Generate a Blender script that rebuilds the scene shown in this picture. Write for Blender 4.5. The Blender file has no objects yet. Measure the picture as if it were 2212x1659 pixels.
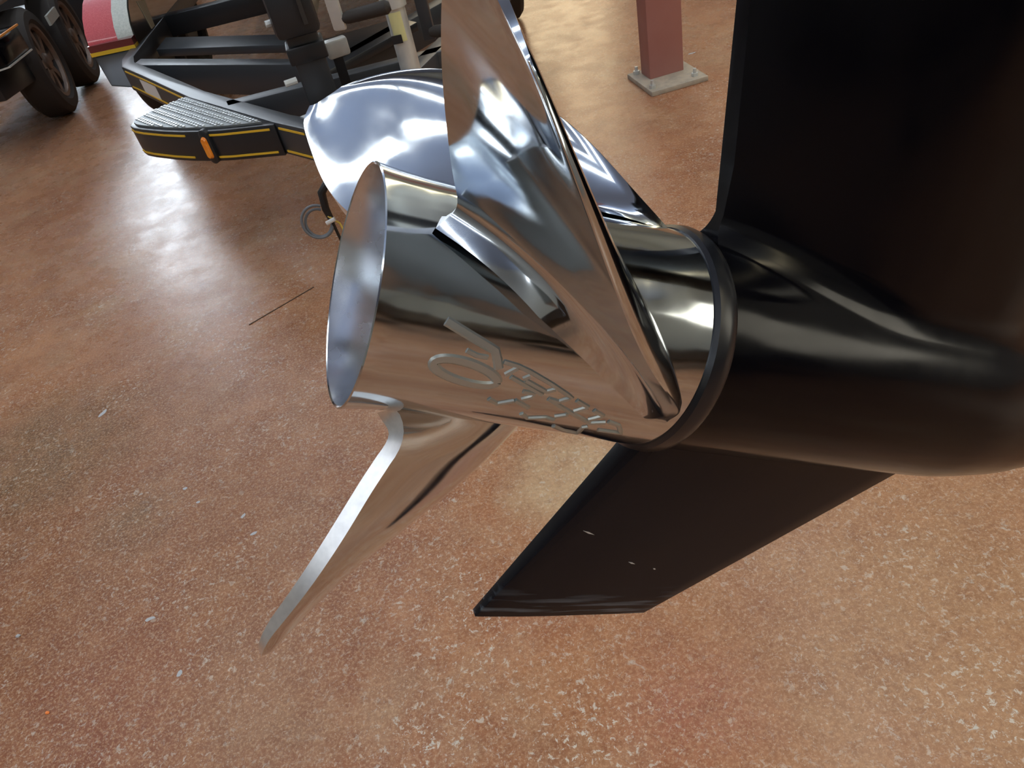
import bpy, bmesh, math, random
import numpy as np
from mathutils import Vector, Matrix
random.seed(7)
PI = math.pi
SC = bpy.context.scene
COL = SC.collection

# ---------------------------------------------------------------- camera, sky, exposure
cam_d = bpy.data.cameras.new('camera'); cam = bpy.data.objects.new('camera', cam_d); COL.objects.link(cam)
cam_d.sensor_fit = 'HORIZONTAL'; cam_d.sensor_width = 36.0; cam_d.lens = 26.04; cam_d.clip_start = 0.02; cam_d.clip_end = 200
cam.matrix_world = Matrix(((0.97028, 0.241983, 0.0, 0.0), (-0.155034, 0.621638, -0.767809, 0.0), (-0.185797, 0.74499, 0.640679, 1.3), (0, 0, 0, 1)))
SC.camera = cam
SC.view_settings.view_transform = 'Standard'; SC.view_settings.look = 'None'
SC.view_settings.exposure = 0.5; SC.view_settings.gamma = 1.0; SC.view_settings.use_curve_mapping = False
W = bpy.data.worlds.new('sky'); SC.world = W; W.use_nodes = True
W.node_tree.nodes['Background'].inputs[0].default_value = (0.80, 0.90, 1.0, 1); W.node_tree.nodes['Background'].inputs[1].default_value = 10.0
TUBE = 4.8      # strength of the fluorescent diffusers


# ---------------------------------------------------------------- materials
def mat(name, color=(.5, .5, .5), rough=.5, metal=0., coat=0., spec=.5, emit=None, strength=0., noise=None, bump=None, rough_noise=None):
    m = bpy.data.materials.new(name); m.use_nodes = True
    nt = m.node_tree; b = nt.nodes['Principled BSDF']
    b.inputs['Base Color'].default_value = (*color, 1); b.inputs['Roughness'].default_value = rough
    b.inputs['Metallic'].default_value = metal; b.inputs['Coat Weight'].default_value = coat
    b.inputs['Coat Roughness'].default_value = .06; b.inputs['Specular IOR Level'].default_value = spec
    if emit: b.inputs['Emission Color'].default_value = (*emit, 1); b.inputs['Emission Strength'].default_value = strength
    tc = nt.nodes.new('ShaderNodeTexCoord')
    if noise:
        sc, c2, fac = noise
        n = nt.nodes.new('ShaderNodeTexNoise'); n.inputs['Scale'].default_value = sc; n.inputs['Detail'].default_value = 6
        nt.links.new(tc.outputs['Object'], n.inputs['Vector'])
        r = nt.nodes.new('ShaderNodeMapRange'); r.inputs[1].default_value = .35; r.inputs[2].default_value = .7; r.inputs[4].default_value = fac
        nt.links.new(n.outputs['Fac'], r.inputs[0])
        x = nt.nodes.new('ShaderNodeMixRGB'); x.inputs[1].default_value = (*color, 1); x.inputs[2].default_value = (*c2, 1)
        nt.links.new(r.outputs[0], x.inputs[0]); nt.links.new(x.outputs[0], b.inputs['Base Color'])
    if rough_noise:
        sc, lo, hi = rough_noise
        n = nt.nodes.new('ShaderNodeTexNoise'); n.inputs['Scale'].default_value = sc; n.inputs['Detail'].default_value = 4
        nt.links.new(tc.outputs['Object'], n.inputs['Vector'])
        r = nt.nodes.new('ShaderNodeMapRange'); r.inputs[1].default_value = .3; r.inputs[2].default_value = .7; r.inputs[3].default_value = lo; r.inputs[4].default_value = hi
        nt.links.new(n.outputs['Fac'], r.inputs[0]); nt.links.new(r.outputs[0], b.inputs['Roughness'])
    if bump:
        sc, st = bump
        n = nt.nodes.new('ShaderNodeTexNoise'); n.inputs['Scale'].default_value = sc; n.inputs['Detail'].default_value = 3
        nt.links.new(tc.outputs['Object'], n.inputs['Vector'])
        bp = nt.nodes.new('ShaderNodeBump'); bp.inputs['Strength'].default_value = st; bp.inputs['Distance'].default_value = .002
        nt.links.new(n.outputs['Fac'], bp.inputs['Height']); nt.links.new(bp.outputs[0], b.inputs['Normal'])
    return m


M = {}
M['chrome'] = mat('polished_steel', (.575, .62, .655), .09, 1., rough_noise=(40, .06, .13), bump=(22, .05))
M['chrome_in'] = mat('satin_steel', (.70, .73, .76), .24, 1., rough_noise=(60, .2, .3))
M['ground_edge'] = mat('ground_steel_edge', (.97, .98, .97), .36, 1., noise=(180, (.72, .74, .74), .5))
M['letter'] = mat('cast_letter_steel', (.46, .48, .43), .34, .55)
M['black_gloss'] = mat('black_gloss_paint', (.002, .002, .0035), .13, spec=.22, rough_noise=(25, .10, .2))
M['black_ring'] = mat('black_seal', (.010, .011, .014), .28)
M['black_metal'] = mat('black_powder_coat', (.016, .018, .021), .34, bump=(300, .1))
M['black_soft'] = mat('dark_grey_coat', (.035, .040, .046), .42)
M['rubber'] = mat('tyre_rubber', (.030, .025, .021), .72, bump=(90, .3))
M['bronze'] = mat('dusty_wheel', (.15, .105, .08), .4, .5, noise=(14, (.24, .18, .14), .7))
M['dish'] = mat('wheel_dish', (.03, .023, .019), .5)
M['yellow'] = mat('yellow_pinstripe', (.80, .50, .035), .4)
M['orange'] = mat('orange_pinstripe', (.80, .30, .05), .4)
M['amber'] = mat('amber_lens', (.85, .22, .01), .2, coat=.5, noise=(60, (.95, .36, .03), 1.))
M['red'] = mat('red_flake', (.56, .045, .055), .34, coat=.7, noise=(160, (.68, .10, .11), .8))
M['maroon'] = mat('maroon_band', (.14, .02, .022), .3, coat=.5)
M['silver'] = mat('silver_flake', (.42, .45, .40), .4, .25, noise=(120, (.56, .58, .52), .8))
M['galv'] = mat('zinc_plate', (.56, .58, .56), .36, .35, noise=(25, (.70, .72, .68), .7))
M['tread'] = mat('tread_aluminium', (.50, .53, .54), .38, .6, noise=(80, (.75, .78, .78), .8))
M['tread_dark'] = mat('tread_base', (.20, .22, .225), .5, .4)
M['column'] = mat('primer_red_paint', (.36, .15, .125), .45, noise=(8, (.40, .185, .16), .7))
M['concrete'] = mat('dusty_plate', (.46, .39, .30), .8, noise=(30, (.30, .27, .22), .8))
M['wall'] = mat('wall_panel', (.36, .35, .31), .6)
M['wall_dark'] = mat('grey_wall_panel', (.30, .30, .28), .6)
M['ceil'] = mat('roof_insulation', (.27, .335, .48), .7)
M['white'] = mat('white_label', (.75, .75, .72), .5)
M['cream'] = mat('cream_patch', (.66, .60, .40), .5)
M['label'] = mat('yellow_label', (.72, .70, .34), .5)
M['hull'] = mat('dark_hull', (.010, .010, .010), .16, coat=.8)
M['hull2'] = mat('brown_gel_coat', (.035, .022, .012), .2, coat=.6)
M['tube'] = mat('fluorescent_diffuser', (.9, .9, .9), .5, emit=(.93, .97, 1.0), strength=TUBE)
M['tube_warm'] = mat('warm_fluorescent_diffuser', (.9, .9, .9), .5, emit=(1.0, .86, .55), strength=TUBE)
M['glow_right'] = mat('cream_translucent_glazing', (.8, .75, .6), .5, emit=(1.0, .95, .80), strength=2.2)
M['glow'] = mat('warm_panel_glow', (.8, .7, .5), .5, emit=(1.0, .80, .50), strength=2.6)
M['lampbody'] = mat('lamp_housing', (.8, .8, .8), .5)
M['wire'] = mat('grey_wire', (.16, .17, .18), .5)
M['blackwire'] = mat('black_wire', (.012, .011, .011), .5)
M['yellowwire'] = mat('yellow_wire', (.75, .55, .10), .5)
M['pebble'] = mat('pale_stone', (.45, .46, .47), .8)
M['chip'] = mat('orange_chip', (.9, .25, .05), .6)
M['crack'] = mat('dark_joint', (.05, .028, .018), .8)
M['ground'] = mat('yard_concrete', (.62, .62, .60), .9)


def floor_mat():
    m = bpy.data.materials.new('stained_concrete'); m.use_nodes = True
    nt = m.node_tree; b = nt.nodes['Principled BSDF']; L = nt.links.new
    tc = nt.nodes.new('ShaderNodeTexCoord')

    def noise(scale, detail=6, rough=.6, off=(0, 0, 0), dist=0., stretch=(1, 1, 1), rot=0.):
        mp = nt.nodes.new('ShaderNodeMapping'); mp.inputs['Location'].default_value = off; mp.inputs['Scale'].default_value = stretch
        mp.inputs['Rotation'].default_value = (0, 0, rot)
        L(tc.outputs['Object'], mp.inputs['Vector'])
        n = nt.nodes.new('ShaderNodeTexNoise'); n.inputs['Scale'].default_value = scale; n.inputs['Detail'].default_value = detail
        n.inputs['Roughness'].default_value = rough; n.inputs['Distortion'].default_value = dist
        L(mp.outputs[0], n.inputs['Vector']); return n.outputs['Fac']

    def rng(src, a, b_, lo=0., hi=1.):
        r = nt.nodes.new('ShaderNodeMapRange'); r.inputs[1].default_value = a; r.inputs[2].default_value = b_
        r.inputs[3].default_value = lo; r.inputs[4].default_value = hi; L(src, r.inputs[0]); return r.outputs[0]

    def mul(a, c):
        n = nt.nodes.new('ShaderNodeMath'); n.operation = 'MULTIPLY'; L(a, n.inputs[0])
        if isinstance(c, float): n.inputs[1].default_value = c
        else: L(c, n.inputs[1])
        return n.outputs[0]

    def mix(fac, c1, c2):
        x = nt.nodes.new('ShaderNodeMixRGB'); L(fac, x.inputs[0])
        for i, c in ((1, c1), (2, c2)):
            if isinstance(c, tuple): x.inputs[i].default_value = (*c, 1)
            else: L(c, x.inputs[i])
        return x.outputs[0]
    geo = nt.nodes.new('ShaderNodeNewGeometry')
    wob = noise(5, 5, .65, (8, 1, 0))

    def patch(x, y, r, soft=.55, wobble=.5):
        v = nt.nodes.new('ShaderNodeVectorMath'); v.operation = 'DISTANCE'; L(geo.outputs['Position'], v.inputs[0]); v.inputs[1].default_value = (x, y, 0)
        m2 = nt.nodes.new('ShaderNodeMath'); m2.operation = 'MULTIPLY_ADD'; L(wob, m2.inputs[0]); m2.inputs[1].default_value = r * wobble * 2; m2.inputs[2].default_value = -r * wobble
        ad = nt.nodes.new('ShaderNodeMath'); ad.operation = 'ADD'; L(v.outputs['Value'], ad.inputs[0]); L(m2.outputs[0], ad.inputs[1])
        return rng(ad.outputs[0], r, r * (1 - soft))

    def big(a, c):
        n = nt.nodes.new('ShaderNodeMath'); n.operation = 'MAXIMUM'; L(a, n.inputs[0]); L(c, n.inputs[1]); return n.outputs[0]
    base = mix(rng(noise(1.6, 5, .6, (3, 1, 0)), .36, .64), (.285, .105, .048), (.42, .195, .092))
    base = mix(rng(noise(3.1, 6, .65, (9, 4, 0)), .46, .68, 0, .75), base, (.20, .070, .034))
    base = mix(rng(noise(4.3, 6, .7, (1, 7, 2)), .50, .70, 0, .6), base, (.46, .31, .185))
    base = mix(mul(patch(-1.15, 1.35, 1.05), .75), base, (.185, .070, .032))
    base = mix(mul(patch(-1.42, 1.75, .40, .7), .7), base, (.125, .085, .045))
    base = mix(mul(patch(-1.02, 1.42, .16, .9, .8), .6), base, (.13, .085, .045))
    base = mix(mul(patch(.62, .66, .55, .8), .75), base, (.46, .275, .145))
    base = mix(mul(patch(-.69, .80, .26, .9), .5), base, (.34, .22, .14))
    base = mix(mul(patch(.09, 1.17, .20, .5, .35), .85), base, (.55, .40, .235))
    base = mix(mul(patch(.16, .60, .18, .8), .75), base, (.36, .135, .085))
    base = mix(mul(patch(-.07, .87, .16, .8), .6), base, (.33, .115, .06))
    base = mix(mul(patch(-.95, .85, .35, .8), .6), base, (.24, .075, .042))
    base = mix(rng(noise(13, 8, .7), .42, .72, 0, .4), base, (.48, .25, .125))
    base = mix(rng(noise(11, 6, .7, (3, 9, 1)), .50, .70, 0, .45), base, (.20, .075, .04))
    base = mix(rng(noise(70, 6, .8, (5, 5, 0)), .44, .68, 0, .45), base, (.18, .072, .038))
    base = mix(rng(noise(150, 5, .75, (2, 8, 0)), .49, .60, 0, .45), base, (.60, .37, .21))
    # pale flecks where the stain has worn through, thicker in clusters
    cl = rng(noise(2.6, 4, .6, (4.4, 2.2, 0)), .42, .75, .18, .9)
    for (x, y, r) in ((-.20, .88, .26), (-.03, .60, .30), (.64, .46, .24), (-.30, .62, .2)): cl = big(cl, patch(x, y, r, .9, .7))
    fl = rng(noise(75, 6, .72, (7, 3, 0), .5), .565, .61)
    base = mix(mul(mul(fl, cl), .9), base, (.66, .60, .50))
    fl3 = rng(noise(34, 7, .75, (2, 6, 0), .4), .60, .65)
    base = mix(mul(mul(fl3, cl), .9), base, (.62, .61, .53))
    fl4 = rng(noise(115, 4, .7, (6, 6, 1), .6), .585, .64)
    base = mix(mul(fl4, .38), base, (.62, .45, .30))
    fl2 = rng(noise(210, 3, .6, (1, 3, 0), .3), .635, .68)
    base = mix(mul(fl2, .75), base, (.58, .46, .34))
    L(base, b.inputs['Base Color'])
    L(rng(noise(7, 6, .65, (2, 2, 0)), .3, .7, .20, .36), b.inputs['Roughness'])
    b.inputs['Specular IOR Level'].default_value = .2
    bp = nt.nodes.new('ShaderNodeBump'); bp.inputs['Strength'].default_value = .16; bp.inputs['Distance'].default_value = .004
    L(noise(34, 5, .6), bp.inputs['Height']); L(bp.outputs[0], b.inputs['Normal'])
    return m


M['floor'] = floor_mat()


def skeg_mat():
    m = mat('scuffed_black_paint', (.003, .003, .005), .26, spec=.22)
    nt = m.node_tree; b = nt.nodes['Principled BSDF']; L = nt.links.new
    tc = nt.nodes.new('ShaderNodeTexCoord')
    mp = nt.nodes.new('ShaderNodeMapping'); mp.inputs['Scale'].default_value = (9, 60, 150); mp.inputs['Rotation'].default_value = (0, .06, 0)
    L(tc.outputs['Object'], mp.inputs[0])
    n = nt.nodes.new('ShaderNodeTexNoise'); n.inputs['Scale'].default_value = 1.6; n.inputs['Detail'].default_value = 6; L(mp.outputs[0], n.inputs['Vector'])
    sp = nt.nodes.new('ShaderNodeSeparateXYZ'); L(tc.outputs['Object'], sp.inputs[0])
    h = nt.nodes.new('ShaderNodeMapRange'); h.inputs[1].default_value = -.198; h.inputs[2].default_value = -.226; L(sp.outputs['Z'], h.inputs[0])
    r = nt.nodes.new('ShaderNodeMapRange'); r.inputs[1].default_value = .5; r.inputs[2].default_value = .68; L(n.outputs['Fac'], r.inputs[0])
    f = nt.nodes.new('ShaderNodeMath'); f.operation = 'MULTIPLY'; L(h.outputs[0], f.inputs[0]); L(r.outputs[0], f.inputs[1])
    x = nt.nodes.new('ShaderNodeMixRGB'); x.inputs[1].default_value = (.007, .007, .010, 1); x.inputs[2].default_value = (.11, .13, .15, 1)
    L(f.outputs[0], x.inputs[0]); L(x.outputs[0], b.inputs['Base Color'])
    return m


M['skeg'] = skeg_mat()


# ---------------------------------------------------------------- mesh helpers
class MB:
    def __init__(s): s.v = []; s.f = []

    def add(s, v, f):
        o = len(s.v); s.v += [tuple(map(float, p)) for p in v]; s.f += [tuple(i + o for i in q) for q in f]; return s

    def box(s, lo, hi, rz=0., c=None):
        x0, y0, z0 = lo; x1, y1, z1 = hi
        v = [(x0, y0, z0), (x1, y0, z0), (x1, y1, z0), (x0, y1, z0), (x0, y0, z1), (x1, y0, z1), (x1, y1, z1), (x0, y1, z1)]
        if rz:
            cx, cy = c if c else ((x0 + x1) / 2, (y0 + y1) / 2); a, b = math.cos(rz), math.sin(rz)
            v = [(cx + (x - cx) * a - (y - cy) * b, cy + (x - cx) * b + (y - cy) * a, z) for x, y, z in v]
        return s.add(v, [(0, 3, 2, 1), (4, 5, 6, 7), (0, 1, 5, 4), (1, 2, 6, 5), (2, 3, 7, 6), (3, 0, 4, 7)])

    def prism(s, poly, z0, z1):
        n = len(poly)
        a = sum(poly[i][0] * poly[(i + 1) % n][1] - poly[(i + 1) % n][0] * poly[i][1] for i in range(n))
        if a < 0: poly = poly[::-1]
        v = [(x, y, z0) for x, y in poly] + [(x, y, z1) for x, y in poly]
        f = [tuple(range(n - 1, -1, -1)), tuple(range(n, 2 * n))] + [(i, (i + 1) % n, n + (i + 1) % n, n + i) for i in range(n)]
        return s.add(v, f)

    def wall_strip(s, path, z0, z1, out):
        """thin raised band following a plan path: used for pinstripes; 'out' pushes it proud of the face"""
        n = len(path); v = []
        for i, (x, y) in enumerate(path):
            a = path[max(i - 1, 0)]; b = path[min(i + 1, n - 1)]
            tx, ty = b[0] - a[0], b[1] - a[1]; l = math.hypot(tx, ty); nx, ny = ty / l, -tx / l
            v += [(x - nx * .004, y - ny * .004, z0), (x + nx * out, y + ny * out, z0), (x + nx * out, y + ny * out, z1), (x - nx * .004, y - ny * .004, z1)]
        f = [(0, 1, 2, 3), tuple(4 * (n - 1) + k for k in (3, 2, 1, 0))]
        for i in range(n - 1):
            for k in range(4): f.append((4 * i + k, 4 * (i + 1) + k, 4 * (i + 1) + (k + 1) % 4, 4 * i + (k + 1) % 4))
        return s.add(v, f)

    def tube(s, pts, r, n=10, cap=True):
        pts = [Vector(p) for p in pts]; rs = r if isinstance(r, (list, tuple)) else [r] * len(pts)
        v = []; f = []; up = None
        for i, p in enumerate(pts):
            t = (pts[min(i + 1, len(pts) - 1)] - pts[max(i - 1, 0)]).normalized()
            if up is None: up = t.orthogonal().normalized()
            up = (up - t * up.dot(t)).normalized(); w = t.cross(up)
            for k in range(n):
                a = 2 * PI * k / n; q = p + (up * math.cos(a) + w * math.sin(a)) * rs[i]; v.append(q)
        for i in range(len(pts) - 1):
            for k in range(n): f.append((i * n + k, i * n + (k + 1) % n, (i + 1) * n + (k + 1) % n, (i + 1) * n + k))
        if cap: f += [tuple(range(n - 1, -1, -1)), tuple((len(pts) - 1) * n + k for k in range(n))]
        return s.add(v, f)

    def lathe(s, prof, n=64, axis='x', c=(0, 0, 0), closed=False):
        v = []; f = []; m = len(prof)
        for x, r in prof:
            for k in range(n):
                a = 2 * PI * k / n
                if axis == 'x': v.append((c[0] + x, c[1] - r * math.sin(a), c[2] + r * math.cos(a)))
                else: v.append((c[0] + r * math.cos(a), c[1] + r * math.sin(a), c[2] + x))
        for i in range(m - 1 + (1 if closed else 0)):
            j = (i + 1) % m
            for k in range(n): f.append((i * n + k, j * n + k, j * n + (k + 1) % n, i * n + (k + 1) % n))
        return s.add(v, f)


OFF = {}


def obj(name, mb, material, parent=None, sharp=35, bevel=0., fix=True):
    off = OFF.get(parent.name if parent else None, (0, 0, 0))
    me = bpy.data.meshes.new(name)
    me.from_pydata([(x - off[0], y - off[1], z - off[2]) for x, y, z in mb.v], [], mb.f)
    if fix or bevel:
        bm = bmesh.new(); bm.from_mesh(me)
        if bevel:
            bmesh.ops.remove_doubles(bm, verts=bm.verts, dist=1e-5)
            es = [e for e in bm.edges if len(e.link_faces) == 2 and e.calc_face_angle(0) > .6]
            bmesh.ops.bevel(bm, geom=es, offset=bevel, segments=2, affect='EDGES', profile=.5, clamp_overlap=True)
        bmesh.ops.recalc_face_normals(bm, faces=bm.faces); bm.to_mesh(me); bm.free()
    me.materials.append(M[material] if isinstance(material, str) else material)
    me.polygons.foreach_set('use_smooth', [True] * len(me.polygons))
    me.set_sharp_from_angle(angle=math.radians(sharp))
    o = bpy.data.objects.new(name, me); COL.objects.link(o)
    if parent:
        o.parent = parent; OFF[o.name] = off
    return o


def thing(name, label, cat, loc=(0, 0, 0), group=None, mw=None):
    o = bpy.data.objects.new(name, None); COL.objects.link(o); o.empty_display_size = .1
    if mw is not None: o.matrix_world = mw; OFF[o.name] = (0, 0, 0)
    else: o.location = loc; OFF[o.name] = loc
    o['label'] = label; o['category'] = cat
    if group: o['group'] = group
    return o


def tag(o, label, cat, group=None):
    o['label'] = label; o['category'] = cat
    if group: o['group'] = group
    return o


def struct(name, mb, m, bevel=0.):
    o = obj(name, mb, m, bevel=bevel); o['kind'] = 'structure'; return o


# ---------------------------------------------------------------- room shell
X0, X1, Y0, Y1, H = -9., 7., -8., 11.6, 4.9
fl = struct('floor', MB().box((X0, Y0, -.2), (X1, Y1, 0)), 'floor')
struct('ceiling', MB().box((X0, Y0, H), (X1, Y1, H + .2)), 'ceil')
struct('wall_left', MB().box((X0 - .2, Y0, 0), (X0, Y1, H)), 'wall')
struct('wall_right', MB().box((X1, Y0, 0), (X1 + .2, -3.5, H)).box((X1, -1.0, 0), (X1 + .2, Y1, H)).box((X1, -3.5, 0), (X1 + .2, -1.0, 1.3)).box((X1, -3.5, 4.2), (X1 + .2, -1.0, H)), 'wall_dark')
w2 = struct('window_2', MB().box((X1 + .06, -3.5, 1.3), (X1 + .1, -1.0, 4.2)), 'glow_right')
for k in (1, 2): obj('muntin', MB().box((X1 + .02, -3.5, 1.3 + k * .967 - .025), (X1 + .06, -1.0, 1.3 + k * .967 + .025)), 'white', w2)
struct('wall_back', MB().box((X0, Y0 - .2, 0), (X1, Y0, H)), 'wall_dark')
DX0, DX1, DH = -5.5, -4.05, 4.5          # open bay door at the far left
wf = MB().box((X0, Y1, 0), (DX0, Y1 + .2, H)).box((DX1, Y1, 0), (.9, Y1 + .2, H)).box((2.75, Y1, 0), (X1, Y1 + .2, H)).box((.9, Y1, 0), (2.75, Y1 + .2, 1.0)).box((.9, Y1, 4.4), (2.75, Y1 + .2, H)).box((DX0, Y1, DH), (DX1, Y1 + .2, H))
struct('wall_far', wf, 'wall')
struct('trim_1', MB().box((DX0 - .1, Y1 - .03, 0), (DX0, Y1 + .22, DH)).box((DX1, Y1 - .03, 0), (DX1 + .1, Y1 + .22, DH)).box((DX0 - .1, Y1 - .03, DH), (DX1 + .1, Y1 + .22, DH + .1)), 'white')
struct('trim_2', MB().box((DX0 - 4, Y1 + .2, -.2), (DX1 + 4, Y1 + 12, -.02)), 'ground')
wn = struct('warm_glow_panel', MB().box((.9, Y1 + .06, 1.0), (2.75, Y1 + .1, 4.4)), 'glow')  # unseen glowing panel, added for the warm sheen on the floor
for k in range(1, 4): obj('muntin', MB().box((.9, Y1 + .02, 1.0 + k * .85 - .02), (2.75, Y1 + .06, 1.0 + k * .85 + .02)), 'white', wn)
jt = obj('saw_cut', MB().tube([(-.82, 2.2, .0004), (-.60, 2.345, .0004)], .0022, 6), 'crack', fl)

# strip lights in rows under the roof
ROWS = ((-4.1, 'far left'), (-2.45, 'second from left'), (-1.45, 'middle'), (1.9, 'right of the motor'), (4.9, 'far right'))
for rx, rn in ROWS:
    hw_ = .10 if rx < 0 else .18
    for k in range(7):
        y = -6.4 + k * 2.65
        t = thing('strip_light', 'white strip light, %s row under the roof, %s' % (rn, ('at the back wall', 'next to the back', 'behind the camera', 'nearly overhead', 'over the trailers', 'before the far wall', 'at the far wall')[k]), 'light', (rx, y, H - .6), 'strip lights under the roof')
        obj('spine', MB().box((rx - .03, y - 1.25, H - .56), (rx + .03, y + 1.25, H - .50)), 'lampbody', t)
        obj('diffuser', MB().box((rx - hw_, y - 1.24, H - .62), (rx + hw_, y + 1.24, H - .56)), 'tube_warm' if rx > 4 else 'tube', t)
        for dy in (-.9, .9): obj('hanger', MB().tube([(rx, y + dy, H - .50), (rx, y + dy, H)], .006, 6), 'lampbody', t)

# ---------------------------------------------------------------- outboard motor
mw = Matrix(((0.85230125, -0.15741756, 0.49880086, -0.0654214), (0.09157899, 0.98381712, 0.15400376, 0.32808761), (-0.51497172, -0.08557792, 0.8529247, 1.11335914), (0, 0, 0, 1)))
motor = thing('outboard_motor', 'black outboard motor tilted up, with polished three-bladed steel propeller', 'outboard motor', mw=mw)

# gearcase: torpedo and leg in one skin, keyhole sections from the blunt trailing face forward
torp = [(.184, .0640), (.20, .0648), (.3, .0655), (.41, .0658), (.432, .0645), (.475, .0598), (.505, .0545), (.54, .0439), (.57, .030), (.592, .014), (.60, .001)]


def trad(x): return float(np.interp(x, [p[0] for p in torp], [p[1] for p in torp]))


def shear(z): return -.41 * (max(z, .09) - .1)


ZT = .62
secs = []
S_END = .30
for i in range(31):
    u = i / 30; s = S_END * (u ** 1.15)
    x0 = .184 + s; r = trad(x0)
    w = .0042 + .034 * math.sin(min(s / .15, 1) * PI / 2)
    if s > .2: w *= max(.12, math.cos((s - .2) / .1 * PI / 2) ** .6)
    rho = .020 + .018 * min(s / .12, 1)
    zc = math.sqrt((r + rho) ** 2 - (w + rho) ** 2); af = math.atan2(w + rho, zc)
    half = []
    for k in range(19):
        a = PI + (af - PI) * k / 18; half.append((r * math.sin(a), r * math.cos(a)))
    a0 = math.atan2(-math.cos(af), -math.sin(af))
    for k in range(1, 10):
        t = k / 9; a = (PI + (PI / 2 - af)) * (1 - t) + PI * t
        # centre (w+rho, zc); start direction points to the torpedo axis, end direction is -y
        half.append((w + rho + rho * math.cos(PI + (PI / 2 - af) * (1 - t)), zc + rho * math.sin(PI + (PI / 2 - af) * (1 - t))))
    for k in range(1, 11):
        half.append((w, zc + (ZT - zc) * (k / 10) ** 1.3))
    sec = [(y, z) for y, z in half] + [(-y, z) for y, z in half[::-1]][:-1]
    secs.append([(x0 + shear(z), y, z) for y, z in sec])
g = MB(); ns = len(secs[0])
for sec in secs: g.v += sec
for i in range(len(secs) - 1):
    for k in range(ns): g.f.append((i * ns + k, i * ns + (k + 1) % ns, (i + 1) * ns + (k + 1) % ns, (i + 1) * ns + k))
g.f.append(tuple(range(ns))); g.f.append(tuple((len(secs) - 1) * ns + k for k in range(ns)))
g.lathe([(.47, .0585)] + [p for p in torp if p[0] > .475], 48)
gear = obj('gearcase', g, 'black_gloss', motor, sharp=50)
# carrier ring behind the propeller
obj('seal_ring', MB().lathe([(.1735, .040), (.1735, .0652), (.1755, .0672), (.181, .0680), (.1855, .0672), (.188, .0655), (.188, .040)], 72), 'black_ring', motor)
# skeg
sk = MB(); NU, NV = 12, 10
for side in (1, -1):
    for j in range(NV):
        v = j / (NV - 1)
        xr = .2085 + (.1337 - .2085) * v; xf = .478 + (.277 - .478) * v; z = -.048 + (-.2285 + .048) * v
        zz = z
        for i in range(NU):
            u = i / (NU - 1)
            th = (.0112 * (1 - v) + .0030 * v) * (1.0 + .15 * math.sin(PI * min(u * 1.6, 1))) * (1 - u ** 2.2) + .0006
            th += .004 * math.exp(-(abs(z + .048)) / .012) * (1 - u)
            sk.v.append((xr + (xf - xr) * u, side * th, zz))
o_ = NU * NV
for j in range(NV - 1):
    for i in range(NU - 1):
        a = j * NU + i; sk.f.append((a, a + 1, a + NU + 1, a + NU)); sk.f.append((o_ + a, o_ + a + NU, o_ + a + NU + 1, o_ + a + 1))
for j in range(NV - 1):
    a = j * NU; sk.f.append((a, a + NU, o_ + a + NU, o_ + a)); b_ = a + NU - 1; sk.f.append((b_, o_ + b_, o_ + b_ + NU, b_ + NU))
for i in range(NU - 1):
    sk.f.append((i, o_ + i, o_ + i + 1, i + 1)); a = (NV - 1) * NU + i; sk.f.append((a, a + 1, o_ + a + 1, o_ + a))
skeg = obj('skeg', sk, 'skeg', motor, sharp=40, bevel=.0007)
def skeg_half(x, z):
    v = (z + .048) / (-.2285 + .048); xr = .2085 + (.1337 - .2085) * v; xf = .478 + (.277 - .478) * v; u = (x - xr) / (xf - xr)
    return (.0112 * (1 - v) + .0030 * v) * (1.0 + .15 * math.sin(PI * min(u * 1.6, 1))) * (1 - u ** 2.2) + .0006


for nx_, nz_, L_, an_ in ((.1905, -.1445, .0052, -.30), (.2385, -.1725, .0036, -.32), (.2620, -.1790, .0015, -.3)):
    ca, sa = math.cos(an_), math.sin(an_); q = MB()
    for dd in (-.0004, .0003):
        for u_, t_ in ((-L_, 0), (0, .0006), (L_, 0), (0, -.0006)):
            px_, pz_ = nx_ + u_ * ca - t_ * sa, nz_ + u_ * sa + t_ * ca; q.v.append((px_, -skeg_half(px_, pz_) - dd, pz_))
    q.f = [(0, 1, 2, 3), (4, 7, 6, 5), (0, 4, 5, 1), (1, 5, 6, 2), (2, 6, 7, 3), (3, 7, 4, 0)]
    obj('paint_nick', q, 'galv', skeg)
# out of frame: leg top, plate, midsection and cowl
pl = MB().prism([(.12, -.09), (.40, -.09), (.50, -.03), (.50, .03), (.40, .09), (.12, .09)], .30, .307)
obj('ventilation_plate', pl, 'black_gloss', motor)
md = MB()
for z, x0, x1, w in ((.60, -.06, .24, .06), (.80, -.12, .20, .09), (.86, -.22, .32, .17), (1.30, -.26, .34, .19), (1.38, -.18, .26, .13)):
    for k in range(24):
        a = 2 * PI * k / 24; md.v.append(((x0 + x1) / 2 + (x1 - x0) / 2 * math.cos(a), w * math.sin(a), z))
for i in range(4):
    for k in range(24): md.f.append((i * 24 + k, i * 24 + (k + 1) % 24, (i + 1) * 24 + (k + 1) % 24, (i + 1) * 24 + k))
md.f += [tuple(range(24)), tuple(96 + k for k in range(24))]
obj('cowl', md, 'black_gloss', motor)

# propeller
hub_prof = [(0, .0620), (.004, .0614), (.012, .0607), (.026, .0600), (.05, .0600), (.09, .0608), (.13, .0622), (.16, .0640), (.1745, .0645)]


def hub_r(x): return float(np.interp(x, [p[0] for p in hub_prof], [p[1] for p in hub_prof]))


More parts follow.
